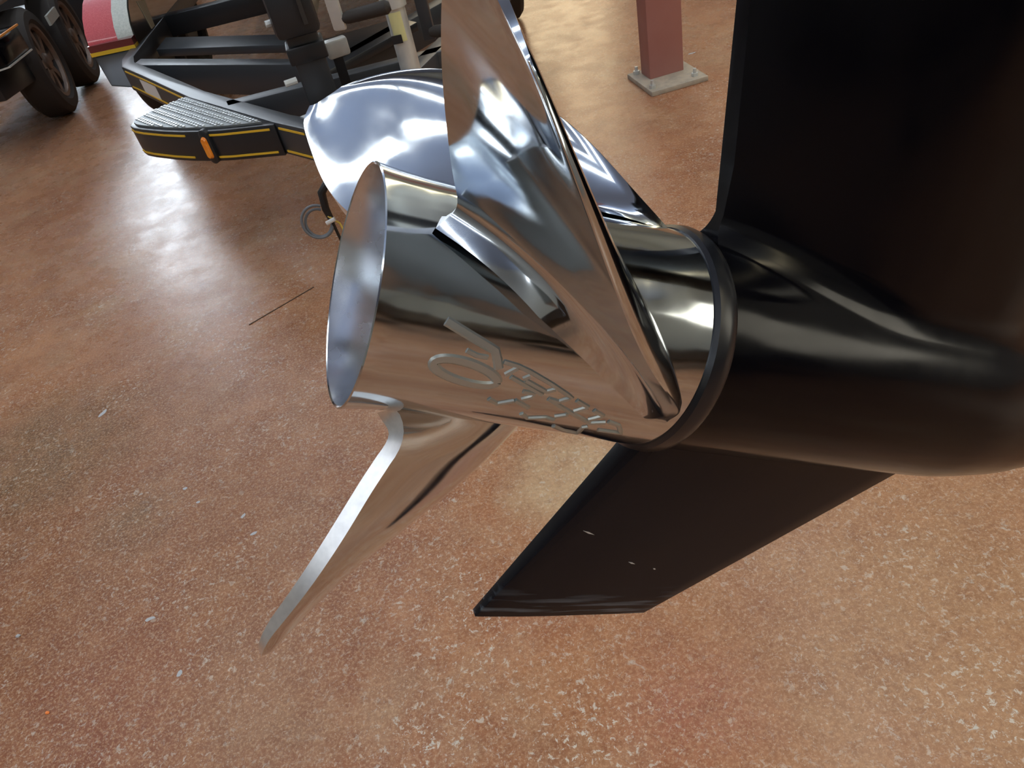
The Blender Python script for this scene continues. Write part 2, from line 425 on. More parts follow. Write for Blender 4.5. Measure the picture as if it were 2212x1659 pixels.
xs = np.linspace(0, .1745, 40)
fine = [(x, hub_r(x)) for x in xs]
hp = MB().lathe([(.0, .0604), (-.0006, .0612)] + [(max(x, 0.0), r) for x, r in fine] + [(.1745, .045)], 128)
prop = obj('propeller', hp, 'chrome', motor, sharp=40)
obj('exhaust_bore', MB().lathe([(.0, .0604), (.006, .0588), (.018, .0568), (.03, .0555), (.11, .0530), (.115, .030), (.112, .002)], 96), 'chrome_in', prop)
# blades: control points of the outline (r, angle, x), trailing root -> tip -> leading root
CP = np.array([[0.05913, -0.20928, 0.02404], [0.07159, -0.29617, 0.03453], [0.09816, -0.28068, 0.02252], [0.12438, -0.25855, 0.01084], [0.14803, -0.21193, 0.00089], [0.16776, -0.15303, -0.00668], [0.18328, -0.10936, -0.0123], [0.19455, -0.09064, -0.01498], [0.20156, -0.0699, -0.01407], [0.20282, 0.00201, -0.008], [0.19329, 0.15669, 0.01633], [0.17484, 0.31866, 0.04659], [0.15582, 0.47, 0.0761], [0.139, 0.56049, 0.10455], [0.11915, 0.61805, 0.12795], [0.09737, 0.70734, 0.14259], [0.07814, 0.83435, 0.15177], [0.065, 0.9903, 0.15971], [0.06199, 1.17195, 0.17011]])
SP = [0.06465, -0.19089, -2.62249, 1.0049, 0.77779, -0.07221, -0.02581, 0.2929]
THB = -1.3075593


def helix(r, t):
    x0, k1, k2, k3, P, P1, c, c1 = SP; q = r - .062
    return x0 + k1 * q + k2 * q * q + k3 * q ** 3 + (P + P1 * q) / (2 * PI) * t + (c + c1 * q) * t * t


def catmull(P, n):
    P = np.vstack([2 * P[0] - P[1], P, 2 * P[-1] - P[-2]]); out = []
    for i in range(1, len(P) - 2):
        a, b, c, d = P[i - 1:i + 3]
        for k in range(n):
            u = k / n; out.append(.5 * (2 * b + (c - a) * u + (2 * a - 5 * b + 4 * c - d) * u * u + (-a + 3 * b - 3 * c + d) * u ** 3))
    out.append(P[-2]); return np.array(out)


OUT = catmull(CP, 20); tipi = 20 * 9
TEc = OUT[:tipi - 9]; LEc = OUT[tipi + 9:][::-1]
NVb, NW = 46, 30


def resamp(c):
    q = np.stack([c[:, 0], .13 * c[:, 1], c[:, 2]], 1); L = np.r_[0, np.cumsum(np.linalg.norm(np.diff(q, axis=0), axis=1))]
    u = np.linspace(0, 1, NVb) ** .9 * L[-1]; return np.stack([np.interp(u, L, c[:, k]) for k in range(3)], 1)


TEc = resamp(TEc); LEc = resamp(LEc)
for _ in range(60): LEc[1:-1] = .5 * LEc[1:-1] + .25 * (LEc[:-2] + LEc[2:])
for _ in range(6): TEc[1:-1] = .5 * TEc[1:-1] + .25 * (TEc[:-2] + TEc[2:])
w = np.linspace(0, 1, NW) ** .85
G = np.zeros((NVb, NW, 3)); RR = np.zeros((NVb, NW))
for j in range(NVb):
    rT, tT, xT = TEc[j]; rL, tL, xL = LEc[j]
    r = rT + (rL - rT) * w; t = tT + (tL - tT) * w
    dT = xT - helix(rT, tT); dL = xL - helix(rL, tL)
    x = helix(r, t) + dT + (dL - dT) * w
    if j == 0:
        r = np.full(NW, .0585) + .003 * w
    x = x - .0035 * np.exp(-w / .08) * min(1, j / 8)       # cup along the trailing edge
    vv = j / (NVb - 1); x = x + .0065 * (w ** 3 * (1 - w) / .1055) * math.sin(PI * min(1, max(0, (vv - .08) / .92))) ** .8      # hollow face in front of the leading edge
    RR[j] = r; G[j] = np.stack([x, -r * np.sin(t), r * np.cos(t)], 1)
du = np.gradient(G, axis=0); dw = np.gradient(G, axis=1)
Nn = np.cross(du, dw); Nn /= np.linalg.norm(Nn, axis=2, keepdims=True) + 1e-9
v_ = np.linspace(0, 1, NVb)[:, None]
Tm = np.interp(v_, [0, .08, .4, .8, 1], [.0122, .0118, .0104, .0072, .0032])
prof = np.interp(w, [0, .03, .12, .45, .80, .975, 1], [.92, 1, 1, .82, .50, .30, .08])[None, :]
fil = .022 * np.exp(-np.clip(RR - .060, 0, 1) / .008) * np.interp(w, [0, .06, .3, .9, 1], [.1, .25, 1, .7, .1])[None, :]
TH = Tm * prof + fil
F1 = G + Nn * (TH / 2)[..., None]; F2 = G - Nn * (TH / 2)[..., None]


for F_ in (F1, F2):
    rr_ = np.hypot(F_[..., 1], F_[..., 2]); k_ = np.maximum(1, .0594 / rr_)
    F_[..., 1] *= k_; F_[..., 2] *= k_


def blade_mb(ang):
    ca, sa = math.cos(ang), math.sin(ang); b = MB(); b.te = []
    for A in (F1, F2):
        P = A.reshape(-1, 3)
        y, z = P[:, 1], P[:, 2]           # rotation by ang in the (−sin, cos) sense
        b.v += [tuple(p) for p in np.stack([P[:, 0], y * ca - z * sa, y * sa + z * ca], 1)]
    o = NVb * NW
    for j in range(NVb - 1):
        for i in range(NW - 1):
            a = j * NW + i
            b.f.append((a, a + 1, a + NW + 1, a + NW)); b.f.append((o + a, o + a + NW, o + a + NW + 1, o + a + 1))
        a = j * NW; b.te.append(len(b.f)); b.f.append((a, a + NW, o + a + NW, o + a)); a = j * NW + NW - 1; b.f.append((a, o + a, o + a + NW, a + NW))
    for i in range(NW - 1):
        a = (NVb - 1) * NW + i; b.f.append((a, a + 1, o + a + 1, o + a)); b.f.append((i, o + i, o + i + 1, i + 1))
    return b


for k, nm in ((1, 'near'), (0, 'far'), (-1, 'low')):
    bmb = blade_mb(THB + k * 2 * PI / 3); bl = obj('blade', bmb, 'chrome', prop, sharp=38)
    bl.data.materials.append(M['ground_edge'])
    for i in bmb.te: bl.data.polygons[i].material_index = 1
# raised lettering on the barrel: strokes as (x along shaft, angle)
STK = [([(.032, 1.321), (.045, 1.405), (.0585, 1.49), (.0608, 1.56), (.063, 1.64)], .0021),
       [(.0448, 1.525), (.0502, 1.554), (.0558, 1.557)], [(.0643, 1.572), (.072, 1.589), (.0797, 1.626), (.0932, 1.712), (.1066, 1.812), (.1012, 1.883), (.0951, 1.868)],
       [(.0672, 1.687), (.0723, 1.607)], [(.0706, 1.698), (.0907, 1.831)], [(.0771, 1.702), (.08, 1.664)], [(.0784, 1.709), (.0919, 1.793), (.096, 1.754)],
       [(.0951, 1.868), (.1108, 1.99), (.1268, 2.111), (.1344, 2.063)], [(.1184, 1.893), (.1127, 1.976)], [(.1301, 1.975), (.1242, 2.062)], [(.1103, 1.838), (.1184, 1.893)], [(.1229, 1.922), (.1301, 1.975)],
       [(.1355, 2.041), (.1429, 2.071), (.1496, 2.2), (.1354, 2.215)], [(.0654, 1.972), (.0709, 2.021), (.0784, 1.952)], [(.0815, 1.922), (.0858, 1.876), (.0863, 1.832), (.0801, 1.825)],
       [(.0787, 1.944), (.088, 2.018)], [(.0871, 2.127), (.0923, 2.192), (.101, 2.131), (.1064, 2.152)], [(.1052, 2.095), (.1105, 2.039), (.1101, 2.007)], [(.1107, 2.29), (.1201, 2.38), (.129, 2.40), (.1262, 2.21), (.1281, 2.184)]]
for (cx, ct, ax, at_, an) in ((.0480, 1.722, .0168, .093, .0),):
    STK.append([(cx + ax * math.cos(a) , ct + at_ * math.sin(a) + .05 * math.cos(a)) for a in np.linspace(0, 2 * PI, 33)])
STK[-1] = (STK[-1], .0023)


def hubpt(x, t, lift): r = hub_r(x) + lift; return (x, -r * math.sin(t), r * math.cos(t))


def letter_ribbon(pts, wd=.0012, lift=.0009):
    P = [np.array([x, t * .0605]) for x, t in pts]; D = [P[0]]
    for a, b in zip(P[:-1], P[1:]):
        m = max(1, int(np.linalg.norm(b - a) / .003)); D += [a + (b - a) * k / m for k in range(1, m + 1)]
    n = len(D); b = MB()
    for i, p in enumerate(D):
        t = D[min(i + 1, n - 1)] - D[max(i - 1, 0)]; t = t / (np.linalg.norm(t) + 1e-9); nn = np.array([-t[1], t[0]])
        for s_, l in ((-1.5, -.0006), (-.7, lift), (.7, lift), (1.5, -.0006)):
            q = p + nn * wd * s_; b.v.append(hubpt(q[0], q[1] / .0605, l))
    for i in range(n - 1):
        for k in range(3): b.f.append((4 * i + k, 4 * i + k + 1, 4 * i + 5 + k, 4 * i + 4 + k))
        b.f.append((4 * i + 3, 4 * i, 4 * i + 4, 4 * i + 7))
    b.f += [(0, 3, 2, 1), tuple(4 * (n - 1) + k for k in range(4))]
    return b


for sdef in STK:
    if isinstance(sdef, tuple): obj('raised_letter', letter_ribbon(sdef[0], sdef[1], .0009), 'letter', prop, sharp=30)
    else: obj('raised_letter', letter_ribbon(sdef), 'letter', prop, sharp=30)

# ---------------------------------------------------------------- steel column
cr = math.radians(6)
colm = thing('steel_column', 'square steel column painted primer red, bolted to the floor', 'column', (1.05, 3.50, 0))
obj('shaft', MB().box((.965, 3.45, .02), (1.135, 3.56, H), cr, (1.05, 3.5)), 'column', colm, bevel=.006)
bp_ = obj('base_plate', MB().box((.915, 3.30, 0), (1.19, 3.60, .022), cr, (1.05, 3.45)), 'concrete', colm, bevel=.003)
for dx, dy in ((.95, 3.335), (1.155, 3.355), (.94, 3.56), (1.145, 3.575)):
    obj('anchor_bolt', MB().lathe([(.022, .0), (.022, .016), (.036, .016), (.036, .008), (.055, .008), (.055, 0)], 6, 'z', (dx, dy, 0)), 'galv', bp_, sharp=20)


# ---------------------------------------------------------------- boat trailer with the step pad
def wheel(parent, cx, cy, R, wd, face, yaw=0., spokes=6):
    """wheel with axis along x, visible face towards +x when face = 1"""
    h = wd / 2
    tp = [(-h * .8, R * .68), (-h, R * .75), (-h * .98, R * .90), (-h * .7, R * .985), (-h * .3, R), (h * .3, R), (h * .7, R * .985), (h * .98, R * .90), (h, R * .75), (h * .8, R * .68)]
    rp = [(-h * .8, R * .68), (h * .72, R * .69), (h * .82, R * .68), (h * .74, R * .64), (h * .5, R * .61), (-h * .6, R * .56), (-h * .6, .02)]
    def place(mb):
        a, b = math.cos(yaw), math.sin(yaw)
        mb.v = [(cx + face * x * a - y * b, cy + face * x * b + y * a, z + R) for x, y, z in mb.v]; return mb
    t = obj('tyre', place(MB().lathe(tp, 48)), 'rubber', parent, sharp=30)
    rm = obj('rim', place(MB().lathe(rp, 40)), 'dish', parent, sharp=30)
    obj('rim_lip', place(MB().lathe([(h * .70, R * .69), (h * .86, R * .685), (h * .84, R * .62), (h * .62, R * .60)], 40)), 'bronze', rm, sharp=30)
    for k in range(spokes):
        a = 2 * PI * k / spokes; s_ = MB()
        c_, d_ = math.cos(a), math.sin(a)
        pts = []
        for (xx, rr, ww) in ((h * .62, .05, .030), (h * .66, R * .34, .022), (h * .60, R * .635, .034)):
            for dx in (0, -.025):
                for sg in (-1, 1):
                    y = rr * c_ - sg * ww * d_; z = rr * d_ + sg * ww * c_; pts.append((xx + dx, y, z))
        s_.v = pts
        for i in (0, 4): s_.f += [(i, i + 1, i + 5, i + 4), (i + 2, i + 6, i + 7, i + 3), (i, i + 4, i + 6, i + 2), (i + 1, i + 3, i + 7, i + 5)]
        s_.f += [(0, 2, 3, 1), (8, 9, 11, 10)]
        obj('spoke', place(s_), 'bronze', rm)
    obj('hub_cap', place(MB().lathe([(h * .3, .055), (h * .75, .05), (h * .85, .035), (h * .87, .001)], 20)), 'bronze', rm)


def off_path(path, d):
    out = []
    for i, (x, y) in enumerate(path):
        a = path[max(i - 1, 0)]; b = path[min(i + 1, len(path) - 1)]
        tx, ty = b[0] - a[0], b[1] - a[1]; l = math.hypot(tx, ty); out.append((x - ty / l * d, y + tx / l * d))
    return out


tr = thing('boat_trailer', 'black boat trailer with yellow pinstripes and a silver tread step behind the propeller', 'trailer', (-.4, 4.0, 0))
ZB, ZTp = .385, .50
AXP = Vector((-.345, 2.6)); AXD = Vector((-.077, 1.0)).normalized()      # centre line of the trailer in plan


def mir(p):
    d = Vector(p) - AXP; q = AXP + AXD * (2 * d.dot(AXD)) - d; return (q.x, q.y)


outer = [(-1.60, 8.5), (-1.52, 4.6), (-1.500, 4.15), (-1.461, 3.995), (-1.30, 3.73), (-.972, 3.175), (-.57, 2.612), (-.455, 2.47), (-.365, 2.36)]
inner = [(-1.535, 8.5), (-1.455, 4.6), (-1.44, 4.16), (-1.405, 4.03), (-1.245, 3.77), (-.915, 3.215), (-.515, 2.655), (-.40, 2.52), (-.34, 2.45)]
railL = obj('frame_rail', MB().prism(outer + inner[::-1], ZB, ZTp), 'black_soft', tr, bevel=.006)
railR = obj('frame_rail', MB().prism([mir(p) for p in outer] + [mir(p) for p in inner][::-1], ZB, ZTp), 'black_soft', tr, bevel=.006)
obj('tongue', MB().prism([(-.365, 2.5), (-.347, 2.06), (-.25, 2.06), (-.268, 2.5)], ZB, ZTp), 'black_metal', tr, bevel=.006)
obj('coupler', MB().box((-.335, 1.96, .40), (-.255, 2.08, .49)), 'black_metal', tr, bevel=.012)
# step beside the rail, with curved front face
arc = [(-.985, 3.195), (-1.10, 3.120), (-1.173, 3.045), (-1.172, 3.000), (-1.150, 2.962), (-1.105, 2.915), (-1.007, 2.830), (-.93, 2.772), (-.85, 2.722), (-.77, 2.680), (-.69, 2.648), (-.60, 2.612), (-.572, 2.60)]
back = [(-.565, 2.625), (-.975, 3.20)]
step = obj('step_box', MB().prism(arc + back, ZB, ZTp - .004), 'black_metal', tr, bevel=.003)
pad_in = [(-.985, 3.178), (-1.09, 3.108), (-1.155, 3.042), (-1.155, 3.004), (-1.135, 2.970), (-1.093, 2.928), (-.998, 2.846), (-.92, 2.788), (-.84, 2.738), (-.76, 2.697), (-.69, 2.667), (-.615, 2.638)]
pad = obj('tread_pad', MB().prism(pad_in, ZTp - .003, ZTp + .004), 'tread_dark', tr)


def clip_segment(poly, p, d):
    ts = []
    for i in range(len(poly)):
        a = poly[i]; b = poly[(i + 1) % len(poly)]
        ex, ey = b[0] - a[0], b[1] - a[1]; den = d[0] * ey - d[1] * ex
        if abs(den) < 1e-9: continue
        t = ((a[0] - p[0]) * ey - (a[1] - p[1]) * ex) / den; u = ((a[0] - p[0]) * d[1] - (a[1] - p[1]) * d[0]) / den
        if 0 <= u <= 1: ts.append(t)
    return (min(ts), max(ts)) if len(ts) >= 2 else None


dr = Vector((.410, -.573)).normalized(); nr = Vector((-dr.y, dr.x)); p0 = Vector((-.80, 2.93))
for k in range(-28, 6):
    if k % 3 == 2: continue
    p = p0 + nr * (k * .0125); c = clip_segment(pad_in, p, dr)
    if not c or c[1] - c[0] < .04: continue
    a = p + dr * (c[0] + .006); b = p + dr * (c[1] - .006); q = MB()
    m = max(2, int((b - a).length / .02))
    for i in range(m):
        s0 = a + (b - a) * (i / m); s1 = a + (b - a) * ((i + .62) / m); hw = .0042
        q.prism([tuple(s0 + nr * hw), tuple(s0 - nr * hw), tuple(s1 - nr * hw), tuple(s1 + nr * hw)], ZTp + .003, ZTp + .0075)
    obj('tread_rib', q, 'tread', pad)
# pinstripes
ra = arc[3:][::1]


def sub(path, a, b):
    L = [0]
    for p, q in zip(path[:-1], path[1:]): L.append(L[-1] + math.dist(p, q))
    out = []
    for k in range(14):
        s_ = (a + (b - a) * k / 13) * L[-1]
        i = max(j for j in range(len(L)) if L[j] <= s_ + 1e-9); i = min(i, len(path) - 2)
        u = (s_ - L[i]) / (L[i + 1] - L[i]); out.append((path[i][0] + (path[i + 1][0] - path[i][0]) * u, path[i][1] + (path[i + 1][1] - path[i][1]) * u))
    return out


for a, b, z in ((0, .475, ZTp - .022), (.60, .97, ZTp - .022), (0, .475, ZB + .012), (.60, .97, ZB + .012)):
    obj('pinstripe', MB().wall_strip(sub(ra, a, b), z, z + .007, .0025), 'yellow', step)
fr = [(-1.461, 3.995), (-1.30, 3.73), (-.99, 3.206)]
for z in (ZTp - .022, ZB + .02):
    obj('pinstripe', MB().wall_strip(sub(fr, .04, .98), z, z + .007, .003), 'yellow', railL)
    obj('pinstripe', MB().wall_strip([mir(p) for p in sub(fr, .04, .98)][::-1], z, z + .007, .003), 'yellow', railR)
ton = [(-.565, 2.606), (-.458, 2.474)]
for z in (ZTp - .022, ZB + .012): obj('pinstripe', MB().wall_strip(sub(ton, .06, .97), z, z + .007, .003), 'yellow', railL)
obj('decal', MB().wall_strip([(-1.335, 3.788), (-1.215, 3.59)], .412, .472, .002), 'white', railL)
# marker light on the curved face
ml = obj('marker_light', MB().lathe([(0, .026), (.012, .026), (.018, .02)], 24, 'z'), 'black_metal', tr)
ml.data.clear_geometry()
mm = MB()
mx, my = -.838, 2.712
for zz, mt, wd, dp, nm in ((0, 'black_metal', .020, .012, 0), (0, 'amber', .0125, .022, 1)):
    q = MB(); hh = .062 if nm == 0 else .040
    ring = []
    for k in range(28):
        a = 2 * PI * k / 28; ring.append((wd * math.cos(a), (hh - wd) * (1 if math.sin(a) > 0 else -1) + wd * math.sin(a)))
    tx, ty = .87, -.49; nx, ny = -.49, -.87
    lv = ((-.01, 1.), (dp * .6, 1.), (dp, .7))
    for d_, sc in lv:
        for (s_, z_) in ring: q.v.append((mx + tx * s_ * sc + nx * d_, my + ty * s_ * sc + ny * d_, (ZB + ZTp) / 2 + z_ * (sc if sc == 1 else .88)))
    for i in range(2):
        for k in range(28): q.f.append((i * 28 + k, i * 28 + (k + 1) % 28, (i + 1) * 28 + (k + 1) % 28, (i + 1) * 28 + k))
    q.f += [tuple(range(28)), tuple(56 + k for k in range(28))]
    if nm == 0:
        bpy.data.objects.remove(ml); ml = obj('marker_light', q, mt, tr, sharp=50); ml['label'] = 'amber marker light in a black bezel'
    else: obj('lens', q, mt, ml, sharp=60)
# cross members
obj('cross_member', MB().prism([(-1.40, 4.12), (-.44, 3.30), (-.44, 3.22), (-1.42, 4.02)], ZB - .03, ZTp - .01), 'black_soft', tr, bevel=.005)
obj('cross_member', MB().prism([mir(p) for p in [(-1.40, 4.12), (-.44, 3.30), (-.44, 3.22), (-1.42, 4.02)]], ZB - .03, ZTp - .01), 'black_soft', tr, bevel=.005)
obj('cross_member', MB().prism([(-.78, 2.93), (.06, 2.95), (.06, 3.02), (-.80, 3.00)], ZB, ZTp), 'black_soft', tr, bevel=.005)
obj('cross_member', MB().box((-1.47, 5.0, ZB), (.80, 5.1, ZTp)), 'black_metal', tr, bevel=.005)
# hull bunks
for bx in (-1.0, .2):
    obj('bunk', MB().box((bx - .05, 5.0, .56), (bx + .05, 8.0, .60)), 'black_metal', tr, bevel=.01)
    obj('bunk_bracket', MB().box((bx - .03, 5.02, .48), (bx + .03, 5.08, .565)), 'galv', tr)
# fenders
ident = lambda p: p
def fender(m_):
    xa, xb = -1.76, -1.47; bands = ((-1.715, -1.56, 'red', 'fender'), (-1.56, -1.475, 'silver', 'fender_stripe'))
    prof = [(4.40, .50), (4.40, .545), (4.43, .60), (4.50, .66), (4.60, .71), (4.75, .75), (4.95, .775), (6.1, .775), (6.3, .74), (6.42, .68), (6.47, .60), (6.48, .50)]
    root = None
    for x0, x1, mt, nm in bands:
        q = MB(); n_ = len(prof)
        for y, z in prof:
            for x in (x0, x1): q.v.append((m_((x, y))[0], y, z))
        for y, z in prof:
            yy = y + (.03 if y < 5.4 else -.03); zz = z - (.03 if z > .74 else 0)
            for x in (x0, x1): q.v.append((m_((x, yy))[0], yy, zz))
        for i in range(n_ - 1):
            a = 2 * i; b = 2 * n_ + 2 * i
            q.f += [(a, a + 1, a + 3, a + 2), (b, b + 2, b + 3, b + 1), (a, a + 2, b + 2, b), (a + 1, b + 1, b + 3, a + 3)]
        q.f += [(0, 2 * n_, 2 * n_ + 1, 1), (2 * n_ - 2, 2 * n_ - 1, 4 * n_ - 1, 4 * n_ - 2)]
        o = obj(nm, q, mt, tr if root is None else root, sharp=50); root = root or o
    obj('fender_band', MB().prism([m_(p) for p in [(-1.718, 4.385), (-1.473, 4.345), (-1.473, 4.41), (-1.718, 4.43)]], .515, .548), 'maroon', root)
    obj('pinstripe', MB().prism([m_(p) for p in [(-1.720, 4.380), (-1.472, 4.340), (-1.472, 4.41), (-1.720, 4.43)]], .497, .515), 'yellow', root)
    # tapering black skirt between fender and frame corner
    sk_ = MB(); top = [(-1.715, 4.39), (-1.475, 4.35), (-1.475, 4.41), (-1.715, 4.44)]; bot = [(-1.64, 4.22), (-1.465, 4.06), (-1.465, 4.12), (-1.63, 4.28)]
    sk_.v = [(*m_(p), .497) for p in top] + [(*m_(p), .375) for p in bot]
    sk_.f = [(0, 1, 2, 3), (4, 7, 6, 5), (0, 4, 5, 1), (1, 5, 6, 2), (2, 6, 7, 3), (3, 7, 4, 0)]
    obj('skirt', sk_, 'black_soft', root, bevel=.01)
    q = MB()
    q.v = [(m_((x, y))[0], y, z) for y, z in prof for x in (-1.478,)] + [(m_((x, 5.4))[0], 5.4, .5) for x in (-1.478,)]
    n_ = len(prof); q.f = [(i, i + 1, n_) for i in range(n_ - 1)]
    q.v += [(x + (.012 if m_((0., 2.4))[0] == 0. else -.012), y, z) for x, y, z in q.v]; q.f += [(n_ + 1 + i + 1, n_ + 1 + i, 2 * n_ + 1) for i in range(n_ - 1)]
    obj('fender_side', q, 'hull2', root)
    if m_ is ident:
        q = MB(); yz = [(4.665, .655), (4.80, .632), (4.768, .505), (4.70, .505)]
        q.v = [(-1.472, y, z) for y, z in yz] + [(-1.4625, y, z) for y, z in yz]
        q.f = [(0, 1, 2, 3), (7, 6, 5, 4)] + [(i, 4 + i, 4 + (i + 1) % 4, (i + 1) % 4) for i in range(4)]
        obj('fender_pale_patch', q, 'cream', root)  # pale cream quad on the inboard fender side


fender(ident); fender(mir)
wheel(tr, -1.60, 4.95, .33, .20, -1); wheel(tr, -1.60, 5.70, .33, .20, -1)
wheel(tr, *mir((-1.60, 4.95)), .33, .20, 1); wheel(tr, *mir((-1.60, 5.7)), .33, .20, 1)
obj('cross_member', MB().prism([(-1.43, 4.75), (-.60, 4.05), (-.60, 3.86), (-1.43, 4.50)], .40, .44), 'black_soft', tr, bevel=.005)
obj('keel_plate', MB().prism([(-.47, 3.60), (-.10, 3.66), (-.02, 3.50), (-.145, 3.36), (-.40, 3.10), (-.47, 3.2)], .455, .49), 'black_metal', tr, bevel=.004)
obj('tongue_tread_pad', MB().prism([(-.475, 2.585), (-.40, 2.62), (-.35, 2.52), (-.40, 2.475)], .499, .506), 'tread', tr)
obj('roller_bracket', MB().box((-.35, 2.80, .60), (-.27, 2.84, .66), .3), 'galv', tr, bevel=.008)
obj('roller_arm', MB().box((-.335, 2.81, .48), (-.30, 2.83, .62), .1), 'black_metal', tr)
# winch post with collar and clamp
wp = obj('winch_post', MB().box((-.45, 2.67, ZB), (-.345, 2.76, 1.35), .12), 'black_soft', tr, bevel=.008)
obj('post_collar', MB().box((-.462, 2.655, .645), (-.333, 2.775, .70), .12), 'black_metal', wp, bevel=.006)
obj('winch_bracket', MB().box((-.47, 2.60, .735), (-.325, 2.78, .90), .12), 'black_metal', wp, bevel=.02)
obj('winch_bracket_slot', MB().box((-.362, 2.594, .77), (-.348, 2.61, .90), .12), 'rubber', wp)
for bx, by, bz in ((-.475, 2.66, .60), (-.462, 2.64, .79), (-.455, 2.665, .43)):
    obj('bolt', MB().tube([(bx - .02, by - .012, bz), (bx + .02, by, bz)], .011, 8), 'galv', wp)
# tongue jack
jk = obj('tongue_jack', MB().tube([(-.075, 2.66, .30), (-.075, 2.66, 1.0)], .034, 24), 'galv', tr)
obj('jack_label', MB().lathe([(.645, .0348), (.735, .0348)], 40, 'z', (-.075, 2.66, 0)), 'label', jk)
lb = jk.children[0]
bm = bmesh.new(); bm.from_mesh(lb.data)
bmesh.ops.delete(bm, geom=[f for f in bm.faces if not (-2.4 < math.atan2(f.calc_center_median().y - (2.66 - 4.0), f.calc_center_median().x - (-.075 + .4)) < -1.05)], context='FACES'); bm.to_mesh(lb.data); bm.free()
obj('jack_label_box', MB().box((-.108, 2.6235, .642), (-.075, 2.627, .668), -.15), 'black_metal', jk)
obj('jack_sleeve', MB().tube([(-.075, 2.66, .745), (-.075, 2.66, .86)], .042, 24), 'galv', jk)
obj('jack_mount', MB().box((-.14, 2.63, ZB), (.02, 2.80, .46)), 'black_metal', jk, bevel=.006)
# winch crank with grips
obj('crank_arm', MB().prism([(-.262, 2.43), (-.222, 2.41), (-.217, 2.43), (-.257, 2.45)], .765, 1.0), 'galv', wp, bevel=.008)
obj('crank_grip', MB().tube([(-.222, 2.425, .795), (-.205, 2.42, .797), (-.09, 2.40, .803), (-.078, 2.40, .804)], [.013, .018, .020, .012], 16), 'rubber', wp)
obj('jack_crank', MB().prism([(-.008, 2.66), (.032, 2.65), (.037, 2.68), (-.003, 2.69)], .62, 1.0), 'black_soft', jk, bevel=.006)
obj('jack_grip', MB().tube([(.02, 2.64, .648), (.038, 2.63, .65), (.12, 2.57, .655), (.135, 2.56, .656)], [.013, .019, .021, .012], 16), 'rubber', jk)
# wiring harness hung from the coupler
HX, HY = -.425, 2.17
hn = obj('wiring_harness', MB().tube([(HX + .075, HY + .02, .43), (HX + .03, HY + .01, .425), (HX + .005, HY + .005, .40), (HX, HY, .35), (HX + .006, HY - .005, .305)], [.010, .012, .013, .012, .009], 10), 'blackwire', tr)
obj('wire_lead', MB().tube([(HX + .006, HY - .005, .305), (HX + .009, HY - .006, .26), (HX + .016, HY - .01, .20)], .0048, 8), 'blackwire', hn)
obj('plug_tie', MB().tube([(HX - .010, HY - .02, .312), (HX + .02, HY - .02, .320)], .007, 8), 'white', hn)
obj('yellow_wire', MB().tube([(HX, HY - .01, .33), (HX + .028, HY - .015, .30), (HX + .033, HY - .015, .26), (HX + .038, HY - .02, .24)], .0032, 6), 'yellowwire', hn)
for k, (rad, dz) in enumerate(((.048, 0), (.040, -.008))):
    pts = []
    for i in range(25):
        a = math.radians(60 + 300 * i / 24); pts.append((HX - .038 + rad * math.cos(a), HY + .01 * math.sin(a) + .008 * k, .315 + dz + rad * 1.05 * math.sin(a)))
    obj('coiled_wire', MB().tube(pts, .0045, 8), 'wire', hn)

# ---------------------------------------------------------------- boat above that trailer
bo = thing('boat', 'dark glossy boat hull resting above the pinstriped trailer', 'boat', (-.4, 5.5, .64))
hl = MB(); NS = 14
for i in range(NS):
    u = i / (NS - 1); y = 3.08 + 5.1 * u; cx = -.345 - .077 * (y - 2.6)
    bw = .84 * (1 - (1 - u) ** 2.6) + .02; kz = .60 + .07 * (1 - u) ** 3; cz = .70 + .34 * (1 - u) ** 3; sz = 1.45
    for dx, z in ((-bw * 1.08, sz), (-bw, cz + .05), (-bw * .93, cz), (-bw * .45, kz + (cz - kz) * .38), (0, kz), (bw * .45, kz + (cz - kz) * .38), (bw * .93, cz), (bw, cz + .05), (bw * 1.08, sz)):
        hl.v.append((cx + dx, y, z))
for i in range(NS - 1):
    for k in range(8): hl.f.append((9 * i + k, 9 * i + k + 1, 9 * i + 10 + k, 9 * i + 9 + k))
    hl.f.append((9 * i + 8, 9 * i, 9 * i + 9, 9 * i + 17))
hl.f += [tuple(range(9)), tuple(9 * (NS - 1) + k for k in range(9))]
obj('hull', hl, 'hull', bo, sharp=25)
obj('rub_rail', MB().tube([(v[0], v[1], v[2]) for v in hl.v[0::9]], .02, 8), 'silver', bo)

# ---------------------------------------------------------------- second trailer, far left
t2 = thing('tandem_trailer', 'black tandem-wheel trailer with orange pinstripe at the far left', 'trailer', (-3.2, 6.4, 0))
yw = math.radians(9)
wheel(t2, -2.515, 5.52, .33, .20, 1, yw, 8); wheel(t2, -2.55, 6.20, .33, .20, 1, yw, 8)
obj('fender', MB().prism([(-2.34, 4.80), (-2.34, 5.17), (-3.1, 5.25), (-3.1, 4.95), (-2.45, 4.74)], .475, .62), 'black_gloss', t2, bevel=.02)
obj('pinstripe', MB().wall_strip([(-2.8, 4.83), (-2.45, 4.736), (-2.34, 4.80), (-2.34, 5.17)], .612, .622, .006), 'orange', t2)
obj('edge_trim', MB().wall_strip([(-2.8, 4.83), (-2.45, 4.736), (-2.34, 4.80), (-2.34, 5.17)], .470, .478, .006), 'galv', t2)
obj('frame_rail', MB().prism([(-2.48, 4.84), (-2.42, 5.2), (-2.66, 5.2), (-2.96, 7.3), (-3.26, 7.3), (-3.0, 4.95)], .30, .46), 'black_metal', t2, bevel=.01)
obj('fender_top', MB().prism([(-2.42, 5.25), (-2.49, 6.55), (-2.95, 6.5), (-2.9, 5.2)], .715, .745), 'bronze', t2, bevel=.01)
obj('spring_plate', MB().box((-2.40, 5.66, .50), (-2.385, 5.98, .56), yw), 'silver', t2)
